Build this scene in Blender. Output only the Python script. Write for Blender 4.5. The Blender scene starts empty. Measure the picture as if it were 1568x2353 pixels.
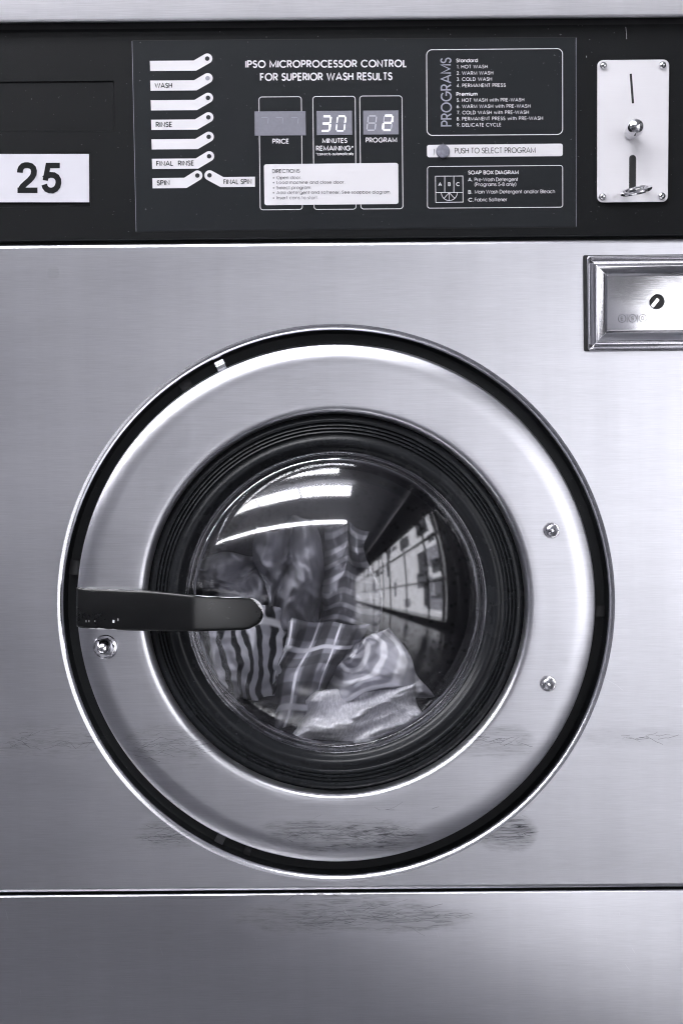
import bpy, bmesh, math, random
from math import sin, cos, pi, radians, sqrt, atan2
from mathutils import Vector, Matrix, noise

random.seed(7)
S = bpy.context.scene
COL = S.collection

# ------------------------------------------------------------------ camera, world, light, exposure
D = 1.40                      # metres from the machine front to the lens
SC = 0.00038                  # metres per photo unit (photo 1568 units wide, 2352 high) on the machine front
CX, CY, CZ = 784.0, 1176.0, 0.83
ROLL = radians(0.5)
cam = bpy.data.cameras.new('camera'); camo = bpy.data.objects.new('camera', cam); COL.objects.link(camo)
camo.location = (0, -D, CZ)
camo.rotation_euler = (radians(90), -ROLL * 0, 0)
camo.rotation_mode = 'QUATERNION'
camo.rotation_quaternion = (Matrix.Rotation(radians(90), 3, 'X') @ Matrix.Rotation(-ROLL, 3, 'Z')).to_quaternion()
cam.sensor_fit = 'VERTICAL'; cam.sensor_height = 36; cam.sensor_width = 24
cam.lens = 36 * D / (2352 * SC)
cam.clip_start = 0.05; cam.clip_end = 200
cam.dof.use_dof = True; cam.dof.focus_distance = D - 0.003; cam.dof.aperture_fstop = 6.3
S.camera = camo

W = bpy.data.worlds.new('World'); S.world = W; W.use_nodes = True
W.node_tree.nodes['Background'].inputs[0].default_value = (0.55, 0.56, 0.62, 1)
W.node_tree.nodes['Background'].inputs[1].default_value = 0.25
S.view_settings.view_transform = 'Standard'; S.view_settings.look = 'None'
S.view_settings.exposure = 1.0; S.view_settings.gamma = 1; S.view_settings.use_curve_mapping = False
S.render.engine = 'CYCLES'
S.cycles.use_denoising = True; S.cycles.denoising_prefilter = 'ACCURATE'; S.cycles.filter_width = 1.1
S.cycles.max_bounces = 10; S.cycles.transparent_max_bounces = 12
S.cycles.sample_clamp_indirect = 4.0
S.cycles.caustics_reflective = False; S.cycles.caustics_refractive = False

WINX = 2.3
def area(name, loc, rot, sx, sy, power, color=(1, 1, 1)):
    l = bpy.data.lights.new(name, 'AREA'); l.shape = 'RECTANGLE'; l.size = sx; l.size_y = sy
    l.energy = power; l.color = color
    o = bpy.data.objects.new(name, l); COL.objects.link(o); o.location = loc; o.rotation_euler = rot
    return o
# daylight that comes in through the shop front on the right
area('daylight', (WINX + .9, -13.5, 2.2), (0, radians(90), 0), 5.0, 26.0, 1000, (0.98, 0.98, 1.0))

# ------------------------------------------------------------------ materials
def mat(name, base=(.5, .5, .5), rough=.5, metal=0., spec=.5, emis=None, es=0., coat=0.):
    m = bpy.data.materials.new(name); m.use_nodes = True
    b = m.node_tree.nodes['Principled BSDF']
    b.inputs['Base Color'].default_value = (*base, 1); b.inputs['Roughness'].default_value = rough
    b.inputs['Metallic'].default_value = metal; b.inputs['Specular IOR Level'].default_value = spec
    b.inputs['Coat Weight'].default_value = coat
    if emis:
        b.inputs['Emission Color'].default_value = (*emis, 1); b.inputs['Emission Strength'].default_value = es
    return m
class NT:
    def __init__(s, m): s.t = m.node_tree; s.b = s.t.nodes['Principled BSDF']
    def n(s, typ, **k):
        x = s.t.nodes.new(typ)
        for a, v in k.items(): setattr(x, a, v)
        return x
    def put(s, v, sock):
        if hasattr(v, 'is_output'): s.t.links.new(v, sock)
        else: sock.default_value = v
    def m(s, op, a, b=0., c=0., clamp=False):
        x = s.n('ShaderNodeMath', operation=op, use_clamp=clamp)
        s.put(a, x.inputs[0]); s.put(b, x.inputs[1]); s.put(c, x.inputs[2]); return x.outputs[0]
    def pos(s):
        return s.n('ShaderNodeNewGeometry').outputs['Position']
    def sep(s, v):
        x = s.n('ShaderNodeSeparateXYZ'); s.t.links.new(v, x.inputs[0]); return x.outputs
    def noise(s, vec, scale=(1, 1, 1), detail=3., rough=.5, off=(0, 0, 0), dist=0.):
        mp = s.n('ShaderNodeMapping'); mp.inputs['Scale'].default_value = scale; mp.inputs['Location'].default_value = off
        s.t.links.new(vec, mp.inputs[0])
        x = s.n('ShaderNodeTexNoise'); x.inputs['Scale'].default_value = 1; x.inputs['Detail'].default_value = detail
        x.inputs['Roughness'].default_value = rough; x.inputs['Distortion'].default_value = dist
        s.t.links.new(mp.outputs[0], x.inputs['Vector']); return x.outputs['Fac']
    def ramp(s, v, lo, hi, a=0., b=1.):
        x = s.n('ShaderNodeMapRange', interpolation_type='SMOOTHSTEP'); s.put(v, x.inputs[0])
        for i, q in enumerate((lo, hi, a, b)): x.inputs[1 + i].default_value = q
        return x.outputs[0]
    def mix(s, f, a, b):
        x = s.n('ShaderNodeMix', data_type='RGBA'); s.put(f, x.inputs[0])
        for v, i in ((a, 6), (b, 7)):
            if isinstance(v, tuple): v = (*v, 1)
            s.put(v, x.inputs[i])
        return x.outputs[2]
    def bump(s, h, strength, dist):
        x = s.n('ShaderNodeBump'); x.inputs['Strength'].default_value = strength; x.inputs['Distance'].default_value = dist
        s.t.links.new(h, x.inputs['Height']); s.t.links.new(x.outputs[0], s.b.inputs['Normal'])

def U(x, y):           # photo position -> upright machine units (the photo is rolled by half a degree)
    dx, dy = x - CX, y - CY
    return CX + dx * cos(ROLL) - dy * sin(ROLL), CY + dx * sin(ROLL) + dy * cos(ROLL)
def W3(u, v, d):       # upright units, at d metres in front of the machine front -> world
    k = (D - d) / D
    return Vector(((u - CX) * SC * k, -d, CZ - (v - CY) * SC * k))
def P(x, y, d):
    return W3(*U(x, y), d)

# grime and scuffs worn into the brushed steel: (x0, y0, x1, y1, strength)
SMUDGES = [(-10, 1672, 235, 1738, .35), (285, 1672, 490, 1748, .55), (318, 1890, 460, 1945, .55), (620, 1885, 965, 1945, .75),
           (1085, 1868, 1222, 1945, .9), (570, 2072, 1060, 2136, .6), (1050, 1672, 1215, 1728, .35), (1320, 1676, 1580, 1712, .14),
           (380, 2052, 520, 2064, .4), (700, 2046, 960, 2060, .5), (640, 860, 760, 930, .10), (110, 615, 135, 640, .2)]
def steel(name, base, rough, aniso=.6, smudges=True, streak=1.0, wavy=1.0):
    m = mat(name, base, rough, 1.0); t = NT(m); p = t.pos(); xyz = t.sep(p)
    fine = t.noise(p, (35, 35, 1700), 3, .6)
    fine2 = t.noise(p, (60, 60, 3600), 2, .6, (3, 0, 5))
    big = t.noise(p, (7, 7, 1.1), 3, .55, (1.3, 0, 2.2))
    blot = t.noise(p, (6, 6, 9), 5, .6, (7, 1, 3))
    br = t.m('MULTIPLY_ADD', t.m('SUBTRACT', fine, .5), .27 * streak, 1.0)
    br = t.m('ADD', br, t.m('MULTIPLY', t.m('SUBTRACT', fine2, .5), .23 * streak))
    wipe = t.noise(p, (4, 4, 55), 4, .65, (9, 0, 4), .6); drip = t.noise(p, (55, 55, 1.6), 4, .6, (2, 3, 7))
    br = t.m('ADD', br, t.m('MULTIPLY', t.m('SUBTRACT', wipe, .5), .14 * streak)); br = t.m('ADD', br, t.m('MULTIPLY', t.m('SUBTRACT', drip, .5), .10 * streak))
    br = t.m('ADD', br, t.m('MULTIPLY', t.m('SUBTRACT', big, .5), .14))
    br = t.m('ADD', br, t.m('MULTIPLY', t.m('SUBTRACT', blot, .5), .17))
    col = t.n('ShaderNodeVectorMath', operation='SCALE'); col.inputs[0].default_value = base
    t.t.links.new(br, col.inputs['Scale']); col = col.outputs[0]
    rg = t.m('ADD', t.m('MULTIPLY_ADD', t.m('SUBTRACT', blot, .5), .06, rough), t.m('MULTIPLY', t.m('SUBTRACT', fine, .5), .04))
    if smudges:
        tot = None
        n1 = t.noise(p, (34, 34, 430), 7, .72, (2, 0, 1), 1.6)
        n2 = t.noise(p, (14, 14, 42), 6, .7, (5, 0, 9))
        n1 = t.ramp(n1, .40, .72)
        for x0, y0, x1, y1, st in SMUDGES:
            a = W3(*U(x0, (y0 + y1) / 2), 0); b = W3(*U(x1, (y0 + y1) / 2), 0); zc = (a.z + b.z) / 2
            xc = (a.x + b.x) / 2; hx = abs(b.x - a.x) / 2; hz = (y1 - y0) / 2 * SC
            ex = t.m('POWER', t.m('ABSOLUTE', t.m('DIVIDE', t.m('SUBTRACT', xyz[0], xc), hx)), 4.)
            ez = t.m('POWER', t.m('ABSOLUTE', t.m('DIVIDE', t.m('SUBTRACT', xyz[2], zc), hz)), 2.)
            q = t.m('ADD', t.m('ADD', ex, ez), t.m('MULTIPLY', t.m('SUBTRACT', n2, .5), 5.2))
            q = t.m('MULTIPLY', t.ramp(q, .1, 2.1, 1, 0), st * .95)
            tot = q if tot is None else t.m('MAXIMUM', tot, q)
        gr = t.m('MULTIPLY', tot, t.m('MULTIPLY_ADD', n1, .95, .3), clamp=True)
        col = t.mix(gr, col, (.035, .036, .042))
        rg = t.m('ADD', rg, t.m('MULTIPLY', gr, .25))
    t.put(col, t.b.inputs['Base Color']); t.put(rg, t.b.inputs['Roughness'])
    t.b.inputs['Anisotropic'].default_value = aniso
    if aniso:
        tg = t.n('ShaderNodeTangent', direction_type='UV_MAP', uv_map='UVMap'); t.t.links.new(tg.outputs[0], t.b.inputs['Tangent'])
    wav = t.noise(p, (5, 5, 3), 2, .5, (3, 1, 8)); wav2 = t.noise(p, (26, 26, 5), 2, .5, (6, 1, 2))
    h_ = t.m('ADD', t.m('MULTIPLY', t.m('ADD', fine, fine2), .00001), t.m('ADD', t.m('MULTIPLY', wav, .0016 * wavy), t.m('MULTIPLY', wav2, .00022 * wavy)))
    t.bump(h_, 1., 1.)
    return m
def worn_black(name, base, rough, bumpy=.0, wear=0.):
    m = mat(name, base, rough, spec=.15); t = NT(m); p = t.pos()
    n = t.noise(p, (30, 30, 30), 5, .6); g = t.noise(p, (1400, 1400, 1400), 2, .5)
    t.put(t.m('MULTIPLY_ADD', t.m('SUBTRACT', n, .5), .25, rough), t.b.inputs['Roughness'])
    sp = t.ramp(t.noise(p, (420, 420, 420), 2, .5, (4, 2, 1)), .735, .78)
    t.put(t.mix(t.m('MULTIPLY', sp, .35), base, (.22, .22, .24)), t.b.inputs['Base Color'])
    if bumpy: t.bump(g, bumpy, .0003)
    return m

STEEL = steel('brushed_steel', (.62, .62, .658), .32)
STEEL_DOOR = steel('brushed_door_steel', (.61, .61, .648), .31)
STEEL_LID = steel('lid_steel', (.80, .795, .83), .52, smudges=False)
POLISH = steel('polished_lip_steel', (.72, .72, .76), .22, 0, False, .3, .3)
CHROME = steel('chrome', (.80, .795, .82), .11, 0, False, .1, .5)
DARKCHROME = mat('drum_steel', (.25, .25, .28), .4, 1.0)
FASCIA = worn_black('black_fascia_plastic', (.002, .0026, .0034), .5, .25)
OVERLAY = worn_black('membrane_overlay', (.0105, .0122, .0145), .40, .05)
RUBBER = worn_black('black_rubber', (.014, .015, .017), .26)
CHANNEL = worn_black('channel_black', (.012, .013, .014), .35)
GAP = mat('dark_gap', (.006, .006, .007), .7)
WHITE = mat('white_print', (.73, .715, .745), .45)
STICK = mat('number_sticker_white', (.63, .62, .675), .45)
INK = mat('dark_ink', (.008, .009, .010), .6, spec=.12)
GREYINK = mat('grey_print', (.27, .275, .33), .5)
PLATE = steel('satin_coin_plate', (.74, .725, .755), .5, 0, False, .2)
PLATE.node_tree.nodes['Principled BSDF'].inputs['Metallic'].default_value = .35

# ------------------------------------------------------------------ mesh helpers
def empty(name, loc):
    o = bpy.data.objects.new(name, None); COL.objects.link(o); o.location = loc; o.empty_display_size = .1; return o
def wloc(o):
    v = Vector((0, 0, 0))
    while o: v += o.location; o = o.parent
    return v
class MB:
    """collects faces in world space, then links them as one mesh object"""
    def __init__(s): s.v = []; s.f = []; s.sm = []
    def face(s, pts, smooth=False):
        i = len(s.v); s.v += [Vector(p) for p in pts]; s.f.append(tuple(range(i, i + len(pts)))); s.sm.append(smooth)
    def grid(s, rows, close=False, smooth=True):
        i = len(s.v); n = len(rows[0])
        for r in rows: s.v += [Vector(p) for p in r]
        for a in range(len(rows) - 1):
            for b in range(n if close else n - 1):
                c = (b + 1) % n
                s.f.append((i + a * n + b, i + a * n + c, i + (a + 1) * n + c, i + (a + 1) * n + b)); s.sm.append(smooth)
    def build(s, name, m, parent=None, loc=None, origin=None, bevel=0., auto=35, merge=True, weld=1e-6):
        base = wloc(parent) if parent else Vector((0, 0, 0))
        if origin is None:
            lo = Vector([min(p[k] for p in s.v) for k in range(3)]); hi = Vector([max(p[k] for p in s.v) for k in range(3)])
            origin = (lo + hi) / 2
        me = bpy.data.meshes.new(name)
        me.from_pydata([p - origin for p in s.v], [], s.f)
        bm = bmesh.new(); bm.from_mesh(me)
        for f, q in zip(bm.faces, s.sm): f.smooth = q
        if merge: bmesh.ops.remove_doubles(bm, verts=bm.verts, dist=weld)
        bmesh.ops.recalc_face_normals(bm, faces=bm.faces) if merge else None
        uv = bm.loops.layers.uv.new('UVMap')
        for f in bm.faces:
            for l in f.loops:
                w = l.vert.co + origin; l[uv].uv = (w.x, w.z + .0001 * w.y)
        bm.to_mesh(me); bm.free()
        me.materials.append(m)
        o = bpy.data.objects.new(name, me); COL.objects.link(o)
        o.parent = parent; o.location = origin - base
        if auto and any(s.sm):
            me.set_sharp_from_angle(angle=radians(auto))
        return o
def rrect(x0, y0, x1, y1, r, n=6):
    pts = []
    r = max(r, .01)
    for cx, cy, a0 in ((x1 - r, y0 + r, -90), (x1 - r, y1 - r, 0), (x0 + r, y1 - r, 90), (x0 + r, y0 + r, 180)):
        for i in range(n + 1):
            a = radians(a0 + 90 * i / n); pts.append((cx + r * cos(a), cy + r * sin(a)))
    return pts
def quad_rr(c, r, n=5):          # rounded quadrilateral from four measured corners (tl, tr, br, bl)
    pts = []
    for i in range(4):
        p = Vector(c[i]); a = (Vector(c[i - 1]) - p).normalized(); b = (Vector(c[(i + 1) % 4]) - p).normalized()
        if r <= 0: pts.append(tuple(p)); continue
        o = p + a * r + b * r
        for k in range(n + 1):
            t = k / n * pi / 2
            q = o - b * r * cos(t) - a * r * sin(t); pts.append((q.x, q.y))
    return pts
def loft_rect(mb, x0, y0, x1, y1, r, steps, cap=True, smooth=True, f=None, n=6):
    """nested rounded rectangles: steps = (inset in units, depth in metres)"""
    f = f or (lambda x, y, d: W3(x, y, d))
    rows = [[f(x, y, d) for x, y in rrect(x0 + i, y0 + i, x1 - i, y1 - i, max(r - i, .3), n)] for i, d in steps]
    mb.grid(rows, True, smooth)
    if cap: mb.face(rows[-1])
def loft_poly(mb, pts, steps, cap=True, smooth=False, f=P):
    """outline shrunk towards its middle by steps (inset, depth)"""
    n = len(pts); rows = []
    for ins, d in steps:
        row = []
        for i in range(n):
            p = Vector(pts[i]); a = (p - Vector(pts[i - 1])); b = (Vector(pts[(i + 1) % n]) - p)
            a = a.normalized() if a.length > 1e-9 else b.normalized(); b = b.normalized() if b.length > 1e-9 else a
            nn = Vector((-(a.y + b.y), a.x + b.x)); nn = nn.normalized() if nn.length > 1e-9 else Vector((-a.y, a.x))
            k = ins / max(.5, nn.dot(Vector((-a.y, a.x))))
            q = p + nn * k; row.append(f(q.x, q.y, d))
        rows.append(row)
    mb.grid(rows, True, smooth)
    if cap: mb.face(rows[-1])
def ribbon(mb, pts, w, d, closed=False, f=P):
    """a flat painted line of width w (units) following pts"""
    pts = [Vector(p) for p in pts]; n = len(pts); L = []; R = []
    for i in range(n):
        if closed: a = pts[i] - pts[i - 1]; b = pts[(i + 1) % n] - pts[i]
        else:
            a = pts[i] - pts[i - 1] if i else pts[1] - pts[0]
            b = pts[i + 1] - pts[i] if i < n - 1 else pts[-1] - pts[-2]
        if a.length < 1e-9: a = b
        if b.length < 1e-9: b = a
        a.normalize(); b.normalize()
        na = Vector((-a.y, a.x)); nn = na + Vector((-b.y, b.x))
        nn = nn.normalized() if nn.length > 1e-6 else na
        k = min(1.6, 1 / max(.3, nn.dot(na)))
        L.append(f(*(pts[i] + nn * w / 2 * k), d)); R.append(f(*(pts[i] - nn * w / 2 * k), d))
    m = n if closed else n - 1
    for i in range(m):
        j = (i + 1) % n; mb.face((L[i], L[j], R[j], R[i]))
def disc(mb, x, y, r, d, n=24, f=P):
    mb.face([f(x + r * cos(2 * pi * i / n), y + r * sin(2 * pi * i / n), d) for i in range(n)])
def ring_xy(cx, cz, r, d, n):
    return [Vector((cx + r * cos(2 * pi * i / n), -d, cz + r * sin(2 * pi * i / n))) for i in range(n)]
def lathe(mb, c, prof, n=40, cap=False, hexa=False, f=P):
    """turned shape on an axis through the photo point c: prof = (radius in units at that depth, depth)"""
    a = f(*c, 0)
    rows = [ring_xy(a.x, a.z, r * SC * (D - d) / D, d, n) for r, d in prof]
    mb.grid(rows, True, True)
    if cap: mb.face(rows[-1], True)
def arcpts(cx, cy, rx, ry, a0, a1, n=None):
    n = n or max(4, int(abs(a1 - a0) / 15))
    return [(cx + rx * cos(radians(a0 + (a1 - a0) * i / n)), cy + ry * sin(radians(a0 + (a1 - a0) * i / n))) for i in range(n + 1)]
def tube(mb, pts, r, n=12, closed=False, cap=True):
    pts = [Vector(p) for p in pts]; rows = []; m = len(pts); up = Vector((0.13, .3, 1))
    for i, p in enumerate(pts):
        t = (pts[(i + 1) % m] - pts[i - 1]) if closed else (pts[min(i + 1, m - 1)] - pts[max(i - 1, 0)])
        t.normalize(); x = t.cross(up).normalized(); y = t.cross(x)
        rr = r(i / (m - 1)) if callable(r) else r
        rows.append([p + x * rr * cos(2 * pi * k / n) + y * rr * sin(2 * pi * k / n) for k in range(n)])
    if closed: rows.append(rows[0])
    mb.grid(rows, True, True)
    if cap and not closed: mb.face(rows[0], True); mb.face(rows[-1], True)

# ------------------------------------------------------------------ a geometric stroke alphabet
A_ = arcpts
def O_(cx, cy, r, ry=None): return A_(cx, cy, r, ry or r, 90, 450, 28)
X = .72; hx = X / 2
GL = {
 'A': (.86, [[(0, 0), (.43, 1), (.86, 0)], [(.13, .29), (.73, .29)]]),
 'B': (.56, [[(0, 0), (0, 1), (.31, 1)] + A_(.31, .77, .23, .23, 90, -90) + [(0, .54)], [(.31, .54)] + A_(.29, .27, .27, .27, 90, -90) + [(0, 0)]]),
 'C': (.88, [A_(.5, .5, .5, .5, 42, 318, 20)]),
 'D': (.74, [[(0, 0), (0, 1), (.24, 1)] + A_(.24, .5, .5, .5, 90, -90, 14) + [(0, 0)]]),
 'E': (.48, [[(.48, 1), (0, 1), (0, 0), (.48, 0)], [(0, .52), (.45, .52)]]),
 'F': (.46, [[(.46, 1), (0, 1), (0, 0)], [(0, .5), (.42, .5)]]),
 'G': (1., [A_(.5, .5, .5, .5, 42, 360, 22) + [(.55, .5)]]),
 'H': (.66, [[(0, 0), (0, 1)], [(.66, 0), (.66, 1)], [(0, .53), (.66, .53)]]),
 'I': (0., [[(0, 0), (0, 1)]]),
 'J': (.42, [[(.42, 1), (.42, .22)] + A_(.21, .22, .21, .22, 0, -180)]),
 'K': (.6, [[(0, 0), (0, 1)], [(.58, 1), (.03, .5), (.6, 0)]]),
 'L': (.43, [[(0, 1), (0, 0), (.43, 0)]]),
 'M': (.92, [[(0, 0), (0, 1), (.46, .12), (.92, 1), (.92, 0)]]),
 'N': (.70, [[(0, 0), (0, 1), (.70, 0), (.70, 1)]]),
 'O': (1., [O_(.5, .5, .5)]),
 'P': (.54, [[(0, 0), (0, 1), (.27, 1)] + A_(.27, .73, .27, .27, 90, -90) + [(0, .46)]]),
 'Q': (1., [O_(.5, .5, .5), [(.6, .35), (.95, 0)]]),
 'R': (.56, [[(0, 0), (0, 1), (.27, 1)] + A_(.27, .73, .27, .27, 90, -90) + [(0, .46)], [(.27, .46), (.56, 0)]]),
 'S': (.5, [A_(.25, .76, .23, .24, 25, 262) + A_(.25, .26, .25, .26, 82, -160)]),
 'T': (.52, [[(0, 1), (.52, 1)], [(.26, 1), (.26, 0)]]),
 'U': (.62, [[(0, 1), (0, .31)] + A_(.31, .31, .31, .31, 180, 360) + [(.62, 1)]]),
 'V': (.76, [[(0, 1), (.38, 0), (.76, 1)]]),
 'W': (1.14, [[(0, 1), (.29, 0), (.57, .96), (.85, 0), (1.14, 1)]]),
 'X': (.66, [[(0, 1), (.66, 0)], [(0, 0), (.66, 1)]]),
 'Y': (.64, [[(0, 1), (.32, .45), (.64, 1)], [(.32, .45), (.32, 0)]]),
 'Z': (.55, [[(0, 1), (.55, 1), (0, 0), (.55, 0)]]),
 'a': (X, [O_(hx, hx, hx), [(X, 0), (X, X)]]), 'b': (X, [O_(hx, hx, hx), [(0, 0), (0, 1)]]),
 'c': (.64, [A_(hx, hx, hx, hx, 45, 315, 18)]), 'd': (X, [O_(hx, hx, hx), [(X, 0), (X, 1)]]),
 'e': (X, [[(0, hx), (X, hx)] + A_(hx, hx, hx, hx, 0, 318, 20)]),
 'f': (.3, [[(.1, 0), (.1, .82)] + A_(.26, .82, .16, .18, 180, 90), [(0, X), (.28, X)]]),
 'g': (X, [O_(hx, hx, hx), [(X, X), (X, .05)] + A_(hx, .05, hx, .33, 0, -150)]),
 'h': (.54, [[(0, 0), (0, 1)], [(0, .45)] + A_(.27, .45, .27, .27, 180, 0) + [(.54, 0)]]),
 'i': (0., [[(0, 0), (0, X)], [(0, .9), (0, 1.02)]]),
 'k': (.5, [[(0, 0), (0, 1)], [(.47, X), (.03, .36), (.5, 0)]]), 'l': (0., [[(0, 0), (0, 1)]]),
 'm': (.9, [[(0, 0), (0, X)], [(0, .49)] + A_(.225, .49, .225, .23, 180, 0) + [(.45, 0)], [(.45, .49)] + A_(.675, .49, .225, .23, 180, 0) + [(.9, 0)]]),
 'n': (.54, [[(0, 0), (0, X)], [(0, .45)] + A_(.27, .45, .27, .27, 180, 0) + [(.54, 0)]]),
 'o': (X, [O_(hx, hx, hx)]), 'p': (X, [O_(hx, hx, hx), [(0, -.3), (0, X)]]),
 'r': (.27, [[(0, 0), (0, X)], [(0, .47)] + A_(.25, .47, .25, .25, 180, 85)]),
 's': (.38, [A_(.19, .545, .175, .175, 30, 262) + A_(.19, .185, .19, .185, 82, -155)]),
 't': (.28, [[(.14, 0), (.14, 1)], [(0, X), (.28, X)]]),
 'u': (.54, [[(0, X), (0, .27)] + A_(.27, .27, .27, .27, 180, 360) + [(.54, X)], [(.54, 0), (.54, .3)]]),
 'v': (.55, [[(0, X), (.27, 0), (.55, X)]]), 'w': (.86, [[(0, X), (.22, 0), (.43, X), (.64, 0), (.86, X)]]),
 'x': (.5, [[(0, X), (.5, 0)], [(0, 0), (.5, X)]]), 'y': (.55, [[(0, X), (.28, 0)], [(.55, X), (.15, -.3)]]),
 '0': (.56, [O_(.28, .5, .28, .5)]), '1': (.16, [[(0, .88), (.16, 1), (.16, 0)]]),
 '2': (.54, [A_(.27, .73, .26, .27, 170, -35) + [(0, 0), (.54, 0)]]),
 '3': (.52, [A_(.25, .76, .22, .24, 150, -90) , A_(.25, .27, .27, .27, 88, -150)]),
 '4': (.6, [[(.44, 0), (.44, 1), (0, .27), (.6, .27)]]),
 '5': (.54, [[(.48, 1), (.12, 1), (.05, .5)] + A_(.25, .32, .27, .32, 125, -155)]),
 '6': (.58, [O_(.29, .29, .29), [(.03, .36), (.36, 1)]]), '7': (.52, [[(0, 1), (.52, 1), (.14, 0)]]),
 '8': (.54, [O_(.27, .77, .22, .23), O_(.27, .27, .27, .27)]), '9': (.58, [O_(.29, .71, .29), [(.55, .64), (.22, 0)]]),
 '.': (0., [[(0, -.02), (0, .1)]]), '-': (.26, [[(0, .38), (.26, .38)]]), '/': (.34, [[(0, -.05), (.34, 1.05)]]),
 '(': (.2, [A_(.5, .45, .5, .72, 125, 235)]), ')': (.2, [A_(-.3, .45, .5, .72, 55, -55)]),
 '*': (.3, [[(.15, .6), (.15, 1)], [(0, .7), (.3, .9)], [(0, .9), (.3, .7)]]), ' ': (.2, []),
}
def text(mb, s, p0, p1, h, wt=.13, d=0., gap=.1, tr=None):
    """write s on the baseline p0-p1 (photo points), capitals h units high, stroke wt of that"""
    tr = tr or (lambda q: q)
    p0 = Vector(tr(p0)); p1 = Vector(tr(p1)); hs = h
    x = 0.; lay = []
    for ch in s:
        w, st = GL[ch]; lay.append((x, w, st)); x += w + wt + gap
    total = x - gap
    e = (p1 - p0); Lx = e.length; e.normalize(); nrm = Vector((e.y, -e.x))
    kx = Lx / total; n = 0
    for x0, w, st in lay:
        for pl in st:
            q = []
            for a, b in pl:
                yy = wt / 2 + b * (1 - wt)
                q.append(p0 + e * ((x0 + wt / 2 + a) * kx) + nrm * (yy * hs))
            n += 1
            closed = (Vector(q[0]) - Vector(q[-1])).length < 1e-4
            if closed: q = q[:-1]
            ribbon(mb, q, wt * (hs * .5 + min(kx, hs * 1.15) * .5), d + (n % 3) * 2.5e-5, closed)

# measured photo crops -> photo units
def crop(ox, oy, k): return lambda q: (ox + q[0] * k, oy + q[1] * k)
r1 = crop(0, 0, .4039); r2 = crop(542.9, 72.4, .27697); r3 = crop(941.0, 72.4, .2539); r4 = crop(1302.9, 54.3, .19227); r5 = crop(1302.9, 542.9, .16907)
k1, k2, k3, k4, k5 = .4039, .27697, .2539, .19227, .16907

# ------------------------------------------------------------------ the room that the door glass mirrors
def struct(name, mb, m):
    o = mb.build(name, m, auto=0); o['kind'] = 'structure'; return o
def box(mb, a, b):
    (x0, y0, z0), (x1, y1, z1) = a, b
    v = [(x, y, z) for x in (x0, x1) for y in (y0, y1) for z in (z0, z1)]
    for q in ((0, 1, 3, 2), (4, 6, 7, 5), (0, 4, 5, 1), (2, 3, 7, 6), (0, 2, 6, 4), (1, 5, 7, 3)): mb.face([v[i] for i in q])
FLOORM = mat('floor_tiles', (.20, .20, .22), .12, spec=.9, coat=.3); WALLM = mat('painted_wall', (.26, .26, .28), .7); CEILM = mat('ceiling_panels', (.74, .74, .78), .8)
t_ = NT(FLOORM); b_ = t_.n('ShaderNodeTexBrick'); b_.offset = 0; b_.inputs['Scale'].default_value = 1.6
b_.inputs['Color1'].default_value = (.09, .09, .10, 1); b_.inputs['Color2'].default_value = (.07, .07, .08, 1); b_.inputs['Mortar'].default_value = (.07, .07, .08, 1)
b_.inputs['Brick Width'].default_value = .5; b_.inputs['Row Height'].default_value = .5; b_.inputs['Mortar Size'].default_value = .008
t_.t.links.new(t_.pos(), b_.inputs['Vector']); t_.t.links.new(b_.outputs['Color'], t_.b.inputs['Base Color'])
WY1 = -2.0
RX0, RX1, RY0, RY1, RZ = -8., WINX + .1, -16.5, 1.2, 3.9
BACKM = mat('white_back_wall', (.42, .42, .45), .7)
m = MB(); box(m, (RX0, RY0, -.1), (RX1 + 6, RY1, 0)); struct('floor', m, FLOORM)
m = MB(); box(m, (RX0, RY0, RZ), (RX1, RY1, RZ + .1)); struct('ceiling', m, CEILM)
m = MB(); box(m, (RX0 - .1, RY0, 0), (RX0, RY1, RZ)); struct('side_wall', m, WALLM)
m = MB(); box(m, (RX0, RY0 - .1, 0), (RX1, RY0, RZ)); struct('back_wall', m, BACKM)
FRAMEM = mat('window_frame_paint', (.05, .05, .055), .5)
def dimmer_mat(name, t_):
    m = bpy.data.materials.new(name); m.use_nodes = True; nt = m.node_tree; nt.nodes.clear(); o = nt.nodes.new('ShaderNodeOutputMaterial'); a = nt.nodes.new('ShaderNodeBsdfTransparent'); b = nt.nodes.new('ShaderNodeBsdfDiffuse'); x = nt.nodes.new('ShaderNodeMixShader')
    a.inputs[0].default_value = (t_, t_, t_ * 1.03, 1); b.inputs[0].default_value = (.3, .3, .32, 1); x.inputs[0].default_value = .15
    nt.links.new(a.outputs[0], x.inputs[1]); nt.links.new(b.outputs[0], x.inputs[2]); nt.links.new(x.outputs[0], o.inputs[0]); return m
DIMMERS = [dimmer_mat('view_dimmer_dark', .55), dimmer_mat('view_dimmer_mid', .75), dimmer_mat('view_dimmer_deep', .38)]  # see-through tints, added to dim parts of the mirrored shop front
win = empty('shop_window', (WINX, -8.5, 0)); win['label'] = 'tall glazed shop front mirrored on the right of the round door glass'; win['category'] = 'window'
m = MB(); x0, x1 = WINX, WINX + .05
box(m, (x0, -16.4, 2.75), (x1, WY1, 3.85)); box(m, (x0, -16.4, 0.), (x1, WY1, .12)); box(m, (x0, WY1, 0), (x1, 1.2, 3.85))
y = WY1 - .05
for i in range(13):
    w_ = .10 if i % 3 == 0 else .055
    box(m, (x0 - .004, y - w_, .12), (x0 + .03, y, 2.75)); y -= (.62, 1.25, 1.45, .9)[i % 4]
box(m, (x0 - .006, -16.4, 2.1), (x0 + .032, WY1, 2.17)); box(m, (x0 - .006, -16.4, 1.02), (x0 + .032, WY1, 1.07))
m.build('frame', FRAMEM, win, auto=0)
PANE = bpy.data.materials.new('window_pane'); PANE.use_nodes = True
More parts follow.
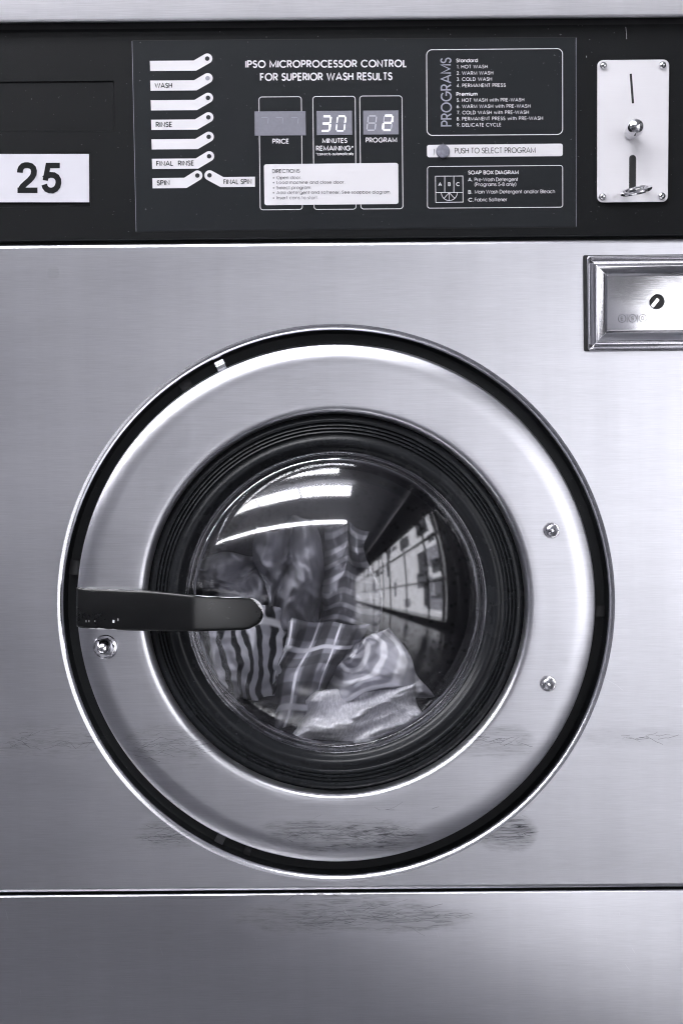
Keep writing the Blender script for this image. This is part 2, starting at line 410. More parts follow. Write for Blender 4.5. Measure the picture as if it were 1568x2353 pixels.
nt = PANE.node_tree; nt.nodes.clear(); o_ = nt.nodes.new('ShaderNodeOutputMaterial'); tr_ = nt.nodes.new('ShaderNodeBsdfTransparent'); gl_ = nt.nodes.new('ShaderNodeBsdfGlossy'); mx_ = nt.nodes.new('ShaderNodeMixShader')
mx_.inputs[0].default_value = .06; tr_.inputs[0].default_value = (.95, .95, .96, 1); gl_.inputs['Roughness'].default_value = .02
nt.links.new(tr_.outputs[0], mx_.inputs[1]); nt.links.new(gl_.outputs[0], mx_.inputs[2]); nt.links.new(mx_.outputs[0], o_.inputs[0])
rnd = random.Random(31)  # added patches scattered to break up the window's even brightness
for k in range(34):
    py = -2.3 - 9 * rnd.random() ** 1.6; pz = rnd.uniform(.3, 3.1); w_ = rnd.uniform(.15, .8); h_ = rnd.uniform(.1, .7)
    mp = MB(); box(mp, (x0 + .036, py - w_ / 2, pz), (x0 + .038 + k * 2e-4, py + w_ / 2, min(3.4, pz + h_))); mp.build('view_dimmer', DIMMERS[k % 3], win, auto=0)
m = MB(); box(m, (x0 + .05, -16.4, .12), (x0 + .056, WY1, 2.75)); m.build('pane', PANE, win, auto=0)

TUBE = mat('lamp_tube', (1, 1, 1), .5, emis=(.97, .97, 1.), es=27.)
DIFFU = mat('lamp_diffuser', (.9, .9, .9), .5, emis=(.97, .97, 1.), es=12.5)
HOUS = mat('lamp_housing', (.7, .7, .74), .4)
LAMPS = [(x, -1.95) for x in (-5.3, -3.75, -2.2, -.65)] + [(x, -2.9) for x in (-6.6, -5., -3.4, -1.85, -.3)] + [(x, -4.9) for x in (-6.6, -5., -3.4, -1.85, -.3)]
for i, (lx, ly) in enumerate(LAMPS):
    near = ly > -4
    t = empty('fluorescent_lamp', (lx, ly, RZ - .02))
    t['label'] = ('ceiling strip lamp mirrored as the topmost streak at the upper rim of the glass' if ly > -2.4 else 'ceiling strip lamp mirrored as the thick upper streak in the door glass' if near else 'ceiling strip lamp mirrored as the thin lower line in the door glass')
    t['category'] = 'lamp'; t['group'] = 'topmost row of strip lamps' if ly > -2.4 else 'upper row of strip lamps' if near else 'lower row of strip lamps'
    hw = .15 if near else .12
    m = MB(); box(m, (lx - .74, ly - hw, RZ - .09), (lx + .74, ly + hw, RZ - .02)); m.build('housing', HOUS, t, auto=0)
    if near:
        m = MB(); loft_rect(m, lx - .735, ly - .11, lx + .735, ly + .11, .05, [(0, 0), (0, .03), (.01, .045), (.03, .05)], f=lambda x, y, d: Vector((x, y, RZ - .091 - d))); m.build('diffuser', DIFFU, t)
    else:
        for s in (-.06, .06):
            m = MB(); tube(m, [(lx - .72, ly + s, RZ - .125), (lx + .72, ly + s, RZ - .125)], .02, 10); m.build('lamp_tube', TUBE, t)

tb = empty('folding_table', (-2.3, -2.2, 0)); tb['label'] = 'pale folding table mirrored as a grey band left in the door glass'; tb['category'] = 'table'
TABM = mat('laminate_table', (.5, .5, .54), .45); BASKM = mat('basket_plastic', (.24, .24, .27), .5)
m = MB(); box(m, (-4.2, -2.6, .86), (-.75, -1.8, 1.02)); m.build('tabletop', TABM, tb, auto=0)
for x in (-4.1, -.9):
    for y in (-2.5, -1.95): m = MB(); box(m, (x, y, 0), (x + .06, y + .06, .86)); m.build('leg', FRAMEM, tb, auto=0)
for k, (x, lab) in enumerate(((-1.35, 'grey laundry basket nearest the lens on the mirrored folding table'), (-2.15, 'grey laundry basket farther left on the mirrored folding table'))):
    m = MB(); rows = []
    for z, w_, d_ in ((1.021, .22, .16), (1.05, .25, .19), (1.34, .30, .23), (1.36, .32, .25), (1.36, .28, .21), (1.07, .23, .17)):
        rows.append([Vector((x + px, -2.2 + py, z)) for px, py in rrect(-w_, -d_, w_, d_, .1)])
    m.grid(rows, True, True); m.face(rows[-1]); m.face(rows[0]); o = m.build('laundry_basket', BASKM); o['label'] = lab; o['category'] = 'basket'

# ------------------------------------------------------------------ the washing machine
WM = empty('washing_machine', (0, .4, 0))
WM['label'] = 'brushed steel coin operated front loading washing machine numbered 25 with round door'; WM['category'] = 'washing machine'
UL, UR = -170., 1900.           # left and right sides of the cabinet in units
def part(mb, name, m, parent=WM, label=None, **k):
    o = mb.build(name, m, parent, **k)
    if label: o['label'] = label
    return o
# cabinet sides and back
m = MB(); a = W3(UL + 6, 2600, 0); b = W3(UR - 6, -120, 0)
box(m, (a.x, .012, .06), (a.x + .012, .8, b.z)); box(m, (b.x - .012, .012, .06), (b.x, .8, b.z)); box(m, (a.x + .012, .79, .06), (b.x - .012, .8, b.z)); box(m, (a.x + .012, .012, b.z - .03), (b.x - .012, .79, b.z - .002))
part(m, 'cabinet', FASCIA, auto=0)
# lid: steel top panel whose lower edge rolls back over the fascia
m = MB(); loft_rect(m, UL, -140, UR, 47, 3, [(0, -.05), (0, .004), (1, .0062), (3.5, .0078), (9, .009)])
part(m, 'top_panel', STEEL_LID, auto=60)
m = MB(); loft_rect(m, UL + 2, 40, UR - 2, 72, 1, [(0, -.06), (0, -.0045)]); part(m, 'shadow_gap', GAP, auto=0)

# fascia: black moulding with two shallow recesses on the left
FD = -.004
m = MB()
def recess(pts_out, depth):
    loft_poly(m, pts_out, [(0, FD), (1.6, FD - depth)], cap=True)
fx0, fx1, fy0, fy1 = UL + 1, UR - 1, 62., 546.
rec = [(-140., 181., 271., 297.), (-140., 345., 215., 470.)]
# face of the fascia as strips round the recesses
def fq(x0, y0, x1, y1): m.face([W3(x0, y0, FD), W3(x1, y0, FD), W3(x1, y1, FD), W3(x0, y1, FD)])
fq(fx0, fy0, fx1, rec[0][1]); fq(fx0, rec[0][1], rec[0][0], rec[1][3]); fq(rec[0][2], rec[0][1], fx1, rec[0][3])
fq(rec[0][0], rec[0][3], fx1, rec[1][1]); fq(rec[1][2], rec[1][1], fx1, rec[1][3]); fq(fx0, rec[1][3], fx1, fy1)
for x0, y0, x1, y1 in rec:
    rows = [[W3(x, y, d) for x, y in ((x0 + i, y0 + i), (x1 - i, y0 + i), (x1 - i, y1 - i), (x0 + i, y1 - i))] for i, d in ((0, FD), (1.2, FD - .0014))]
    m.grid(rows, True, False); m.face(rows[-1])
e = [W3(x, y, FD) for x, y in ((fx0, fy0), (fx1, fy0), (fx1, fy1), (fx0, fy1))]; e2 = [p + Vector((0, .05, 0)) for p in e]
m.grid([e, e2], True, False)
fascia = part(m, 'fascia', FASCIA, auto=0)
m = MB(); loft_rect(m, UL + 2, 538, UR - 2, 556, 1, [(0, -.05), (0, -.011)]); part(m, 'lower_gap', GAP, auto=0)
m = MB(); rows = []
for v_, d_ in ((545.5, -.0042), (546.5, -.003), (548, -.0032), (550, -.005), (551.5, -.009)): rows.append([W3(UL + 2, v_, d_), W3(UR - 2, v_, d_)])
m.grid(rows, False, True); part(m, 'fascia_trim', CHANNEL)

# number sticker 25
ST = WM
m = MB(); c = [(-92, 353.5), (205, 353.5), (205.6, 464.5), (-92, 464.5)]
loft_poly(m, c, [(0, FD - .0013), (0, FD + .0006)]); sticker = part(m, 'number_sticker', STICK, auto=0)
m = MB(); SD = FD + .0008
g2 = [(.02, .70)] ; 
def fat(pl, w, n=[0]):
    n[0] += 1; ribbon(m, [r1(q) for q in pl], w, SD + (n[0] % 3) * 3e-5)
B0 = 1097; 
fat([(115, 982), (116, 968), (121, 955), (131, 944), (146, 939), (160, 939), (178, 944), (190, 955), (195, 972), (193, 990), (184, 1008), (168, 1026), (148, 1043), (130, 1060), (120, 1076), (116, 1090)], 33 * k1)
fat([(101, 1082), (215, 1082)], 31 * k1)
fat([(342, 941), (262, 941)], 31 * k1); fat([(277, 930), (259, 1026)], 30 * k1)
fat([(254, 1016), (268, 1001), (288, 994), (308, 996), (324, 1006), (333, 1022), (334, 1040), (329, 1060), (317, 1075), (300, 1083), (283, 1083), (268, 1076), (258, 1064), (253, 1049)], 33 * k1)
part(m, 'digits', INK, sticker, auto=0, merge=False)

# display panel: a smooth membrane let into the fascia
OD = FD + .0006
c = [r1((752, 234)), r3((1500, 56)), r3((1501, 1764)), r1((775, 1317))]
m = MB(); loft_poly(m, c, [(0, FD - .002), (0, OD)])
DP = part(m, 'display_panel', OVERLAY, auto=0, label='smooth dark membrane with white printing')
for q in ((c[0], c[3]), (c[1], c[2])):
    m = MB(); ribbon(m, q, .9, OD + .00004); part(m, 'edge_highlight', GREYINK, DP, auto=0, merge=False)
for q, w_ in (((c[0], c[1]), -1.2), ((c[3], c[2]), 1.)):
    m = MB(); ribbon(m, [(q[0][0] - 1, q[0][1] + w_), (q[1][0] + 1, q[1][1] + w_)], 1.5, FD + .0001); part(m, 'seam', GAP, DP, auto=0, merge=False)
G = OD + .00015        # first printed layer
G2 = G + .0002
HOLE = mat('indicator_lens', (.03, .032, .036), .2); HOLE_ON = mat('indicator_lens_lit', (.2, .2, .24), .3, emis=(.6, .6, .7), es=.12)
def strip(x, y, bend, hx_, hy, text_=None, tx=None, lit=False):
    """one status label: a bar, then a slanted tab ending in a round indicator window (crop 1 pixels)"""
    R = 29; pts = [(x, y), (x + bend, y - 2)]
    pts += [(hx_ - 14, hy - 25.4)] + [(hx_ + R * cos(radians(a)), hy + R * sin(radians(a))) for a in range(-105, 65, 12)] + [(x + bend + 14, y + 56), (x + 2, y + 58)]
    mb = MB(); mb.face([P(*r1(q), G) for q in pts]); o = part(mb, 'status_label', WHITE, DP, auto=0)
    mb = MB(); disc(mb, *r1((hx_, hy)), 13 * k1, G2); part(mb, 'indicator_light', HOLE_ON if lit else HOLE, DP, auto=0)
rowsY = [346, 458, 570, 681, 792, 903]
for i, y in enumerate(rowsY):
    strip(853 + 2.3 * i, y, 249, 1179 + 2.1 * i, y - 13 - .3 * i, lit=(i == 1))
strip(867, 1013, 181, 1123, 998)
mb = MB(); R = 29
pts = [(1450, 1005), (1450, 1062), (1255, 1064)] + [(1192 + R * cos(radians(a)), 997 + R * sin(radians(a))) for a in range(118, 296, 12)] + [(1206, 971.5), (1270, 1007)]
mb.face([P(*r1(q), G) for q in pts]); part(mb, 'status_label', WHITE, DP, auto=0)
mb = MB(); disc(mb, *r1((1192, 997)), 13 * k1, G2); part(mb, 'indicator_light', HOLE, DP, auto=0)
for s, a, b, h in (('WASH', (881, 502), (980, 501), 31), ('RINSE', (887, 724), (980, 723), 31), ('FINAL  RINSE', (890, 945), (1104, 942), 30), ('SPIN', (893, 1055), (966, 1053), 30), ('FINAL SPIN', (1272, 1049), (1431, 1047), 30)):
    m = MB(); text(m, s, a, b, h * k1, .17, G2, tr=r1); part(m, 'status_lettering', INK, DP, auto=0, merge=False)
m = MB()
text(m, 'IPSO MICROPROCESSOR CONTROL', (75, 304), (1412, 297), 66 * k2, .19, G, .1, r2)
text(m, 'FOR SUPERIOR WASH RESULTS', (197, 412), (1292, 405), 69 * k2, .19, G, .1, r2)
part(m, 'heading_lettering', WHITE, DP, auto=0, merge=False)
for a in ([(187, 543), (538, 540), (547, 1475), (198, 1479)], [(633, 539), (984, 537), (991, 1473), (644, 1476)], [(1021, 535), (1371, 533), (1379, 1469), (1031, 1472)]):
    m = MB(); ribbon(m, quad_rr([r2(q) for q in a], 24 * k2), 6 * k2, G, True); part(m, 'display_frame', WHITE, DP, auto=0, merge=False)
SCR = mat('display_window', (.10, .10, .125), .35); t = NT(SCR); nz = t.noise(t.pos(), (500, 500, 500), 2)
t.put((.62, .63, .75, 1), t.b.inputs['Emission Color']); t.put(t.m('MULTIPLY', t.ramp(nz, .3, .75, .85, 1.12), .085), t.b.inputs['Emission Strength'])
SEG = mat('lit_segment', (.8, .8, .84), .4, emis=(.95, .94, 1.), es=.85); SEGD = mat('half_lit_segment', (.5, .5, .55), .4, emis=(.8, .8, .9), es=.42); SEGF = mat('faint_segment', (.14, .14, .17), .4, emis=(.65, .66, .77), es=.14); SEGO = mat('ghost_segment', (.3, .3, .34), .4, emis=(.75, .75, .85), es=.17)  # faint and ghost segments get a weak glow although switched off
scr = []
for a in ([(150, 663), (573, 660), (576, 861), (153, 864)], [(664, 659), (958, 657), (960, 857), (666, 859)], [(1049, 656), (1342, 654), (1344, 853), (1051, 855)]):
    m = MB(); loft_poly(m, [r2(q) for q in a], [(0, OD), (.4, G + .0004)]); scr.append(part(m, 'display_window', SCR, DP, auto=0))
def seven(segs, x, y0, y1, w, M, th, name):
    """one slanted seven-segment digit (crop 2 pixels)"""
    sl = .11; ym = (y0 + y1) / 2; e = 6
    def q(a, b): return r2((a + (y1 - b) * sl, b))
    S7 = {'a': ((x + e, y0), (x + w - e, y0)), 'b': ((x + w, y0 + e), (x + w, ym - e)), 'c': ((x + w, ym + e), (x + w, y1 - e)), 'd': ((x + e, y1), (x + w - e, y1)),
          'e': ((x, ym + e), (x, y1 - e)), 'f': ((x, y0 + e), (x, ym - e)), 'g': ((x + e, ym), (x + w - e, ym))}
    mb = MB()
    for s in segs: ribbon(mb, [q(*S7[s][0]), q(*S7[s][1])], th * k2, G + .0006)
    part(mb, name, M, DP, auto=0, merge=False)
seven('abcdg', 704, 703, 824, 66, SEG, 15, 'lit_digit'); seven('ab', 826, 703, 824, 66, SEG, 12, 'lit_digit'); seven('cdef', 826, 703, 824, 66, SEGD, 11, 'lit_digit')
seven('abged', 1212, 697, 817, 70, SEG, 15, 'lit_digit'); seven('abcdefg', 1080, 700, 818, 68, SEGO, 9, 'ghost_digit'); seven('cf', 1212, 697, 817, 70, SEGO, 8, 'ghost_digit')
for xx in (188, 308, 436): seven('ab', xx, 712, 826, 66, SEGF, 5, 'ghost_digit')
m = MB(); text(m, 'PRICE', (299, 932), (436, 931), 43 * k2, .18, G, .1, r2); part(m, 'display_lettering', WHITE, DP, auto=0, merge=False)
m = MB(); text(m, 'MINUTES', (712, 927), (918, 925), 43 * k2, .18, G, .1, r2)
text(m, 'REMAINING*', (660, 990), (970, 988), 43 * k2, .18, G, .1, r2); text(m, '*corrects automatically', (660, 1028), (970, 1026), 25 * k2, .19, G, .12, r2); part(m, 'display_lettering', WHITE, DP, auto=0, merge=False)
m = MB(); text(m, 'PROGRAM', (1071, 922), (1330, 920), 43 * k2, .18, G, .1, r2); part(m, 'display_lettering', WHITE, DP, auto=0, merge=False)
m = MB(); loft_poly(m, quad_rr([r2(q) for q in ((228, 1101), (1340, 1089), (1343, 1430), (233, 1441))], 20 * k2), [(0, OD), (.2, G + .0003)])
part(m, 'directions_card', WHITE, DP, auto=0)
m = MB(); DD = G + .0005
text(m, 'DIRECTIONS', (297, 1174), (526, 1172), 33 * k2, .13, DD, .1, r2)
LIGHTINK = mat('thin_ink', (.015, .015, .02), .6, spec=.12)
for s, y, x1 in (('Open door.', 1225, 538), ('Load machine and close door.', 1265, 898), ('Select program.', 1308, 620), ('Add detergent and softener. See soapbox diagram.', 1349, 1277), ('Insert coins to start.', 1392, 675)):
    sl = (x1 - 334) * .005
    text(m, s, (334, y), (x1, y - sl), 28 * k2, .11, DD, .16, r2); disc(m, *r2((308, y - 11)), 5.5 * k2, DD, 12)
part(m, 'directions_lettering', LIGHTINK, DP, auto=0, merge=False)
# programme list
m = MB(); ribbon(m, quad_rr([r3(q) for q in ((150, 165), (1378, 154), (1379, 931), (154, 940))], 50 * k3, 8), 7 * k3, G, True); part(m, 'program_frame', WHITE, DP, auto=0, merge=False)
m = MB(); text(m, 'PROGRAMS', (381, 858), (375, 236), 102 * k3, .14, G, .1, r3); part(m, 'programs_title', GREYINK, DP, auto=0, merge=False)
m = MB()
text(m, 'Standard', (418, 280), (613, 278), 36 * k3, .19, G, .06, r3); text(m, 'Premium', (419, 584), (609, 582), 36 * k3, .19, G, .06, r3)
for s, x0, y0, x1, y1 in (('1. HOT WASH', 425, 335, 700, 333), ('2. WARM WASH', 421, 393, 751, 390), ('3. COLD WASH', 421, 448, 740, 446), ('4. PERMANENT PRESS', 421, 505, 864, 501), ('5. HOT WASH with PRE-WASH', 421, 638, 1031, 633),
                          ('6. WARM WASH with PRE-WASH', 421, 694, 1087, 690), ('7. COLD WASH with PRE-WASH', 424, 750, 1073, 746), ('8. PERMANENT PRESS with PRE-WASH', 422, 806, 1201, 800), ('9. DELICATE CYCLE', 422, 862, 824, 859)):
    text(m, s, (x0, y0), (x1, y1), 33 * k3, .14, G, .17, r3)
part(m, 'program_lettering', WHITE, DP, auto=0, merge=False)
m = MB(); loft_poly(m, quad_rr([r3(q) for q in ((153, 1026), (1380, 1014), (1380, 1127), (155, 1138))], 20 * k3), [(0, OD), (.1, G)]); part(m, 'select_bar', WHITE, DP, auto=0)
m = MB(); text(m, 'PUSH TO SELECT PROGRAM', (404, 1105), (1135, 1099), 53 * k3, .125, G2, .1, r3); ribbon(m, [r3((220, 1062)), r3((214, 1120))], 4 * k3, G2); part(m, 'select_lettering', INK, DP, auto=0, merge=False)
BTN = mat('push_button_grey', (.17, .17, .21), .5); t = NT(BTN); t.put(t.mix(t.ramp(t.noise(t.pos(), (300, 300, 300), 4), .35, .7), (.13, .13, .165), (.21, .215, .26)), t.b.inputs['Base Color'])
m = MB(); lathe(m, r3((299, 1078)), [(62 * k3, OD), (62 * k3, G + .0012), (58 * k3, G + .0019), (45 * k3, G + .0022), (20 * k3, G + .0023)], 36, True); part(m, 'push_button', BTN, DP)
m = MB(); ribbon(m, quad_rr([r3(q) for q in ((158, 1222), (1379, 1211), (1380, 1589), (158, 1598))], 22 * k3), 6 * k3, G, True); part(m, 'soap_box_frame', WHITE, DP, auto=0, merge=False)
m = MB(); w_ = 5.5 * k3
ribbon(m, [r3(q) for q in ((230, 1309), (477, 1307), (479, 1543), (233, 1546))], w_, G, True)
for a, b in (((314, 1308), (314, 1456)), ((396, 1308), (396, 1456)), ((230, 1457), (479, 1456)), ((355, 1457), (355, 1530)), ((355, 1457), (307, 1510)), ((355, 1457), (403, 1509))): ribbon(m, [r3(a), r3(b)], w_, G + 3e-5)
ribbon(m, [r3(q) for q in arcpts(355, 1457, 72, 72, 0, 180, 20)], w_, G + 6e-5)
for s, x in (('A', 256), ('B', 344), ('C', 417)): text(m, s, (x, 1399), (x + 32 - (s == 'B') * 9, 1399), 36 * k3, .19, G, .05, r3)
part(m, 'soap_box_drawing', WHITE, DP, auto=0, merge=False)
m = MB()
text(m, 'SOAP BOX DIAGRAM', (525, 1294), (981, 1292), 37 * k3, .19, G, .06, r3)
for s, x0, y, x1 in (('A.', 524, 1357, 564), ('B.', 526, 1470, 560), ('C.', 526, 1540, 573)): text(m, s, (x0, y), (x1, y), 36 * k3, .19, G, .08, r3)
for s, x0, y, x1 in (('Pre-Wash Detergent', 583, 1356, 976), ('(Programs 5-8 only)', 583, 1400, 959), ('Main Wash Detergent and/or Bleach', 585, 1467, 1309), ('Fabric Softener', 585, 1538, 877)): text(m, s, (x0, y), (x1, y - (x1 - x0) * .006), 34 * k3, .12, G, .1, r3)
part(m, 'soap_box_lettering', WHITE, DP, auto=0, merge=False)

# coin plate
c = [r4((351, 436)), r4((1211, 428)), r4((1195, 2130)), r4((348, 2138))]
PD = .0
m = MB(); o_pts = quad_rr(c, 70 * k4, 6)
loft_poly(m, o_pts, [(0, FD - .001), (0, PD - .0006), (.8, PD)], cap=True)
CP = part(m, 'coin_plate', PLATE, auto=25)
m = MB(); a, b = Vector(r4((751, 598))), Vector(r4((778, 953))); ribbon(m, [a, b], 27 * k4, PD + .0002); part(m, 'coin_slot', GAP, CP, auto=0)
m = MB(); q = [r4((774 + 40 * cos(radians(a)), 1610 + 40 * sin(radians(a)))) for a in range(180, 361, 15)] + [r4((771 + 40 * cos(radians(a)), 1992 + 40 * sin(radians(a)))) for a in range(0, 181, 15)]
m.face([P(*p, PD + .0002) for p in q]); part(m, 'return_slot', GAP, CP, auto=0)
m = MB(); ribbon(m, q, 9 * k4, PD + .00012, True); part(m, 'slot_rim', POLISH, CP, auto=0, merge=False)
m = MB(); lathe(m, r4((752, 1313)), [(72 * k4, PD), (80 * k4, PD + .0015), (80 * k4, PD + .004), (70 * k4, PD + .006), (70 * k4, PD + .017), (100 * k4, PD + .0185), (104 * k4, PD + .021), (98 * k4, PD + .0245), (80 * k4, PD + .0275), (45 * k4, PD + .029), (15 * k4, PD + .0295)], 32, True)
part(m, 'return_knob', CHROME, CP)
m = MB(); cen = P(*r4((768, 1985)), PD)
pts = []
for i in range(40):
    a = 2 * pi * i / 40
    v = Vector((.0128 * cos(a), -.0135 - .0135 * sin(a), 0)); v = Matrix.Rotation(radians(-14), 3, 'Y') @ Matrix.Rotation(radians(17), 3, 'X') @ v
    pts.append(cen + v + Vector((0, 0, .0005)))
tube(m, pts, lambda t: .0017, 10, True); part(m, 'return_lever', CHROME, CP)
for x, y in ((425, 507), (1128, 500), (415, 2068), (1118, 2060)):
    m = MB(); lathe(m, r4((x, y)), [(47 * k4, PD), (47 * k4, PD + .0006), (42 * k4, PD + .0019), (30 * k4, PD + .003), (14 * k4, PD + .0035)], 28, True); sc = part(m, 'screw', CHROME, CP)
    rot = random.uniform(0, 45)
    for k in (0, 90):
        a = radians(rot + k); cc = r4((x + (x - 700) * .012, y - 6)); L_ = 22 * k4
        ribbon(m2 := MB(), [(cc[0] - L_ * cos(a), cc[1] - L_ * sin(a)), (cc[0] + L_ * cos(a), cc[1] + L_ * sin(a))], 9 * k4, PD + .0037 + k * 4e-7)
        part(m2, 'cross_slot', GAP, CP, auto=0)

# front panel with the round opening
CEN = (771.5, 1384.0); CU = U(*CEN)
def sheet_with_hole(mb, x0, y0, x1, y1, r, d, n=192):
    c0 = W3(*CU, 0); ins = []; mid = []; out = []
    for i in range(n):
        a = 2 * pi * i / n; dx, dy = cos(a), -sin(a)
        ins.append(Vector((c0.x + r * SC * (D - d) / D * cos(a), -d, c0.z + r * SC * (D - d) / D * sin(a))))
        tx = ((x1 if dx > 0 else x0) - CU[0]) / dx if abs(dx) > 1e-9 else 1e9; ty = ((y1 if dy > 0 else y0) - CU[1]) / dy if abs(dy) > 1e-9 else 1e9
        tt = min(tx, ty); out.append(W3(CU[0] + dx * tt, CU[1] + dy * tt, d))
    mb.grid([ins, out], True, False)
    for X0, Y0 in ((x0, y0), (x1, y0), (x1, y1), (x0, y1)):      # corner triangles
        k = W3(X0, Y0, d); best = sorted(range(n), key=lambda i: (out[i] - k).length)[:6]
        a = min((i for i in best if abs(out[i].x - k.x) < 1e-6), key=lambda i: (out[i] - k).length, default=None)
        b = min((i for i in best if abs(out[i].z - k.z) < 1e-6), key=lambda i: (out[i] - k).length, default=None)
        if a is not None and b is not None and a != b: mb.face([out[a], k, out[b]])
m = MB(); FY0, FY1 = 556., 2043.
sheet_with_hole(m, UL + 8, FY0 + 8, UR - 8, FY1 - 8, 640, 0)
rows = [[W3(x, y, d) for x, y in ((UL + i, FY0 + i), (UR - i, FY0 + i), (UR - i, FY1 - i), (UL + i, FY1 - i))] for i, d in ((8, 0), (5, -.0003), (2.5, -.0011), (.8, -.0024), (0, -.004), (0, -.02))]
m.grid(rows, True, True)
front = part(m, 'front_panel', STEEL, auto=70)
m = MB(); lathe(m, CEN, [(640, 0), (636, -.0002), (631, -.0009), (627, -.0021), (624.5, -.004), (623.5, -.0065), (623.5, -.03)], 192); part(m, 'opening_lip', POLISH, front, auto=70)
m = MB(); lathe(m, CEN, [(624.5, -.012), (615, -.016), (590, -.017), (560, -.017)], 160); ch = part(m, 'door_channel', CHANNEL, front)
CLIPM = mat('dull_clip', (.06, .06, .065), .5)
for ang, w, M in ((115.5, 1.0, CHROME), (124.2, 1.3, GAP), (243.5, 1.0, CLIPM), (250, .8, GAP), (357.5, 1.2, GAP), (172, 1.6, GAP)):
    m = MB(); pr = []; c0 = P(*CEN, 0)
    for k in range(5):
        a = radians(ang - w + w * 2 * k / 4); pr.append([Vector((c0.x + r * SC * cos(a), -d, c0.z + r * SC * sin(a))) for r, d in ((623, -.0138), (612, -.011), (600, -.011), (588, -.0138))])
    m.grid(pr, False, True); part(m, 'channel_clip', M, front)
# kick panel under the seam
m = MB(); loft_rect(m, UL, 2049, UR, 3330, 3, [(0, -.02), (0, -.003), (.8, -.0015), (2.5, -.0005), (5.5, .0002)]); part(m, 'kick_panel', STEEL, auto=70)
m = MB(); loft_rect(m, UL + 2, 2036, UR - 2, 2056, 1, [(0, -.06), (0, -.016)]); part(m, 'seam_gap', GAP, auto=0)

# coin box on the right
m = MB(); CBX0, CBY0, CBX1, CBY1 = 1352., 593., 1682., 811.
loft_rect(m, CBX0 - 9, CBY0 - 2, CBX1 + 9, CBY1 + 1, 4, [(0, -.012), (0, .0005)]); cbk = part(m, 'coin_box', GAP, auto=0, label='chrome coin box with lock')
def fd(x, y): return -.08 * (x - 1504) * SC - .05 * (y - 694) * SC
m = MB(); loft_rect(m, CBX0, CBY0, CBX1, CBY1, 7, [(0, .0), (0, .006), (1.2, .0078), (3.2, .0084), (5, .0078), (6, .006), (8, .003), (15, .002), (17, .006), (20, .0088), (23, .0098), (26, .0095), (36, .0055), (41, .0045), (44, .0052), (47, .0056)], n=5, f=lambda x, y, d: W3(x, y, d + (fd(x, y) if CBX0 + 30 < x < CBX1 - 30 and CBY0 + 30 < y < CBY1 - 30 else 0)))
cb = part(m, 'coin_box_front', CHROME, cbk, auto=50)
m = MB(); lc = r5((1190, 897)); lathe(m, lc, [(108 * k5, .0058), (106 * k5, .0066), (99 * k5, .0068), (93 * k5, .0062)], 36); part(m, 'lock_ring', CHROME, cbk)
m = MB(); lathe(m, lc, [(94 * k5, .0060), (50 * k5, .0060), (5 * k5, .0060)], 36, True); part(m, 'lock_hole', GAP, cbk)
m = MB(); ribbon(m, [r5((1135, 965)), r5((1228, 850))], 46 * k5, .0063); part(m, 'lock_core', CHROME, cbk, auto=0)
ENGR = mat('engraved_line', (.07, .07, .08), .7, 0)
m = MB()
for i, x in enumerate((737, 880, 1022)):
    ribbon(m, [r5((x + 52 * cos(2 * pi * k / 28), 1116 - i * 3 + 52 * sin(2 * pi * k / 28))) for k in range(28)], 6 * k5, .0073, True)
    text(m, 'ESD'[i], (x - 19, 1142 - i * 3), (x + 19, 1142 - i * 3), 52 * k5, .13, .0073, .1, r5)
for x in (806, 951): ribbon(m, [r5((x, 1062)), r5((x, 1168))], 5 * k5, .0073)
part(m, 'embossed_mark', ENGR, cbk, auto=0, merge=False)

# ------------------------------------------------------------------ door
prof = [(598, -.014), (598, -.006), (597.9, .0055), (597.6, .0063)] + [(597 - 50 * t, .0104 - .0036 * (1 - t) ** 2.6) for t in (0, .03, .07, .12, .18, .25, .33, .42, .52, .64, .78, .9)]
prof2 = [(543, .0104), (500, .0104), (470, .0104)]
prof3 = [(456, .0104), (450, .0102), (445, .0096), (440.5, .0082), (437.5, .0060), (434, .0030), (432, -.0006), (431.5, -.004), (431.5, -.02)]
m = MB(); lathe(m, CEN, [(p[0] - 4, p[1]) for p in prof] + prof2 + prof3, 192)
door = part(m, 'door', STEEL_DOOR, auto=80, label='round brushed steel ring door')
# black window surround with ridges
gp = [(432, -.003), (428, -.0005), (421, .0015), (415, .0012), (412, -.001), (410, .0005), (407, .0008), (404, -.0015), (402, .0), (399, .0002), (396, -.002), (394, -.0007), (391, -.0005), (388, -.003), (385, -.0035), (378, -.0015), (370, -.0008), (362, -.002), (357, -.005), (352, -.006), (348, -.007), (341, -.012), (339, -.05)]
m = MB(); lathe(m, CEN, gp, 160); part(m, 'window_gasket', RUBBER, door, auto=60)
# glass: domed pane with a stepped rim, closed front and back
GLASS = bpy.data.materials.new('door_glass'); GLASS.use_nodes = True
nt = GLASS.node_tree; nt.nodes.clear(); o_ = nt.nodes.new('ShaderNodeOutputMaterial'); tr_ = nt.nodes.new('ShaderNodeBsdfTransparent'); gl_ = nt.nodes.new('ShaderNodeBsdfGlossy'); mx_ = nt.nodes.new('ShaderNodeMixShader'); fr = nt.nodes.new('ShaderNodeFresnel'); mm = nt.nodes.new('ShaderNodeMath')
fr.inputs['IOR'].default_value = 1.5; mm.operation = 'MULTIPLY_ADD'; mm.inputs[1].default_value = 1.0; mm.inputs[2].default_value = .022
ge = nt.nodes.new('ShaderNodeNewGeometry'); mr = nt.nodes.new('ShaderNodeMapRange'); mr.inputs[3].default_value = 1.5; mr.inputs[4].default_value = 1 / 1.5
nt.links.new(ge.outputs['Backfacing'], mr.inputs[0]); nt.links.new(mr.outputs[0], fr.inputs['IOR'])
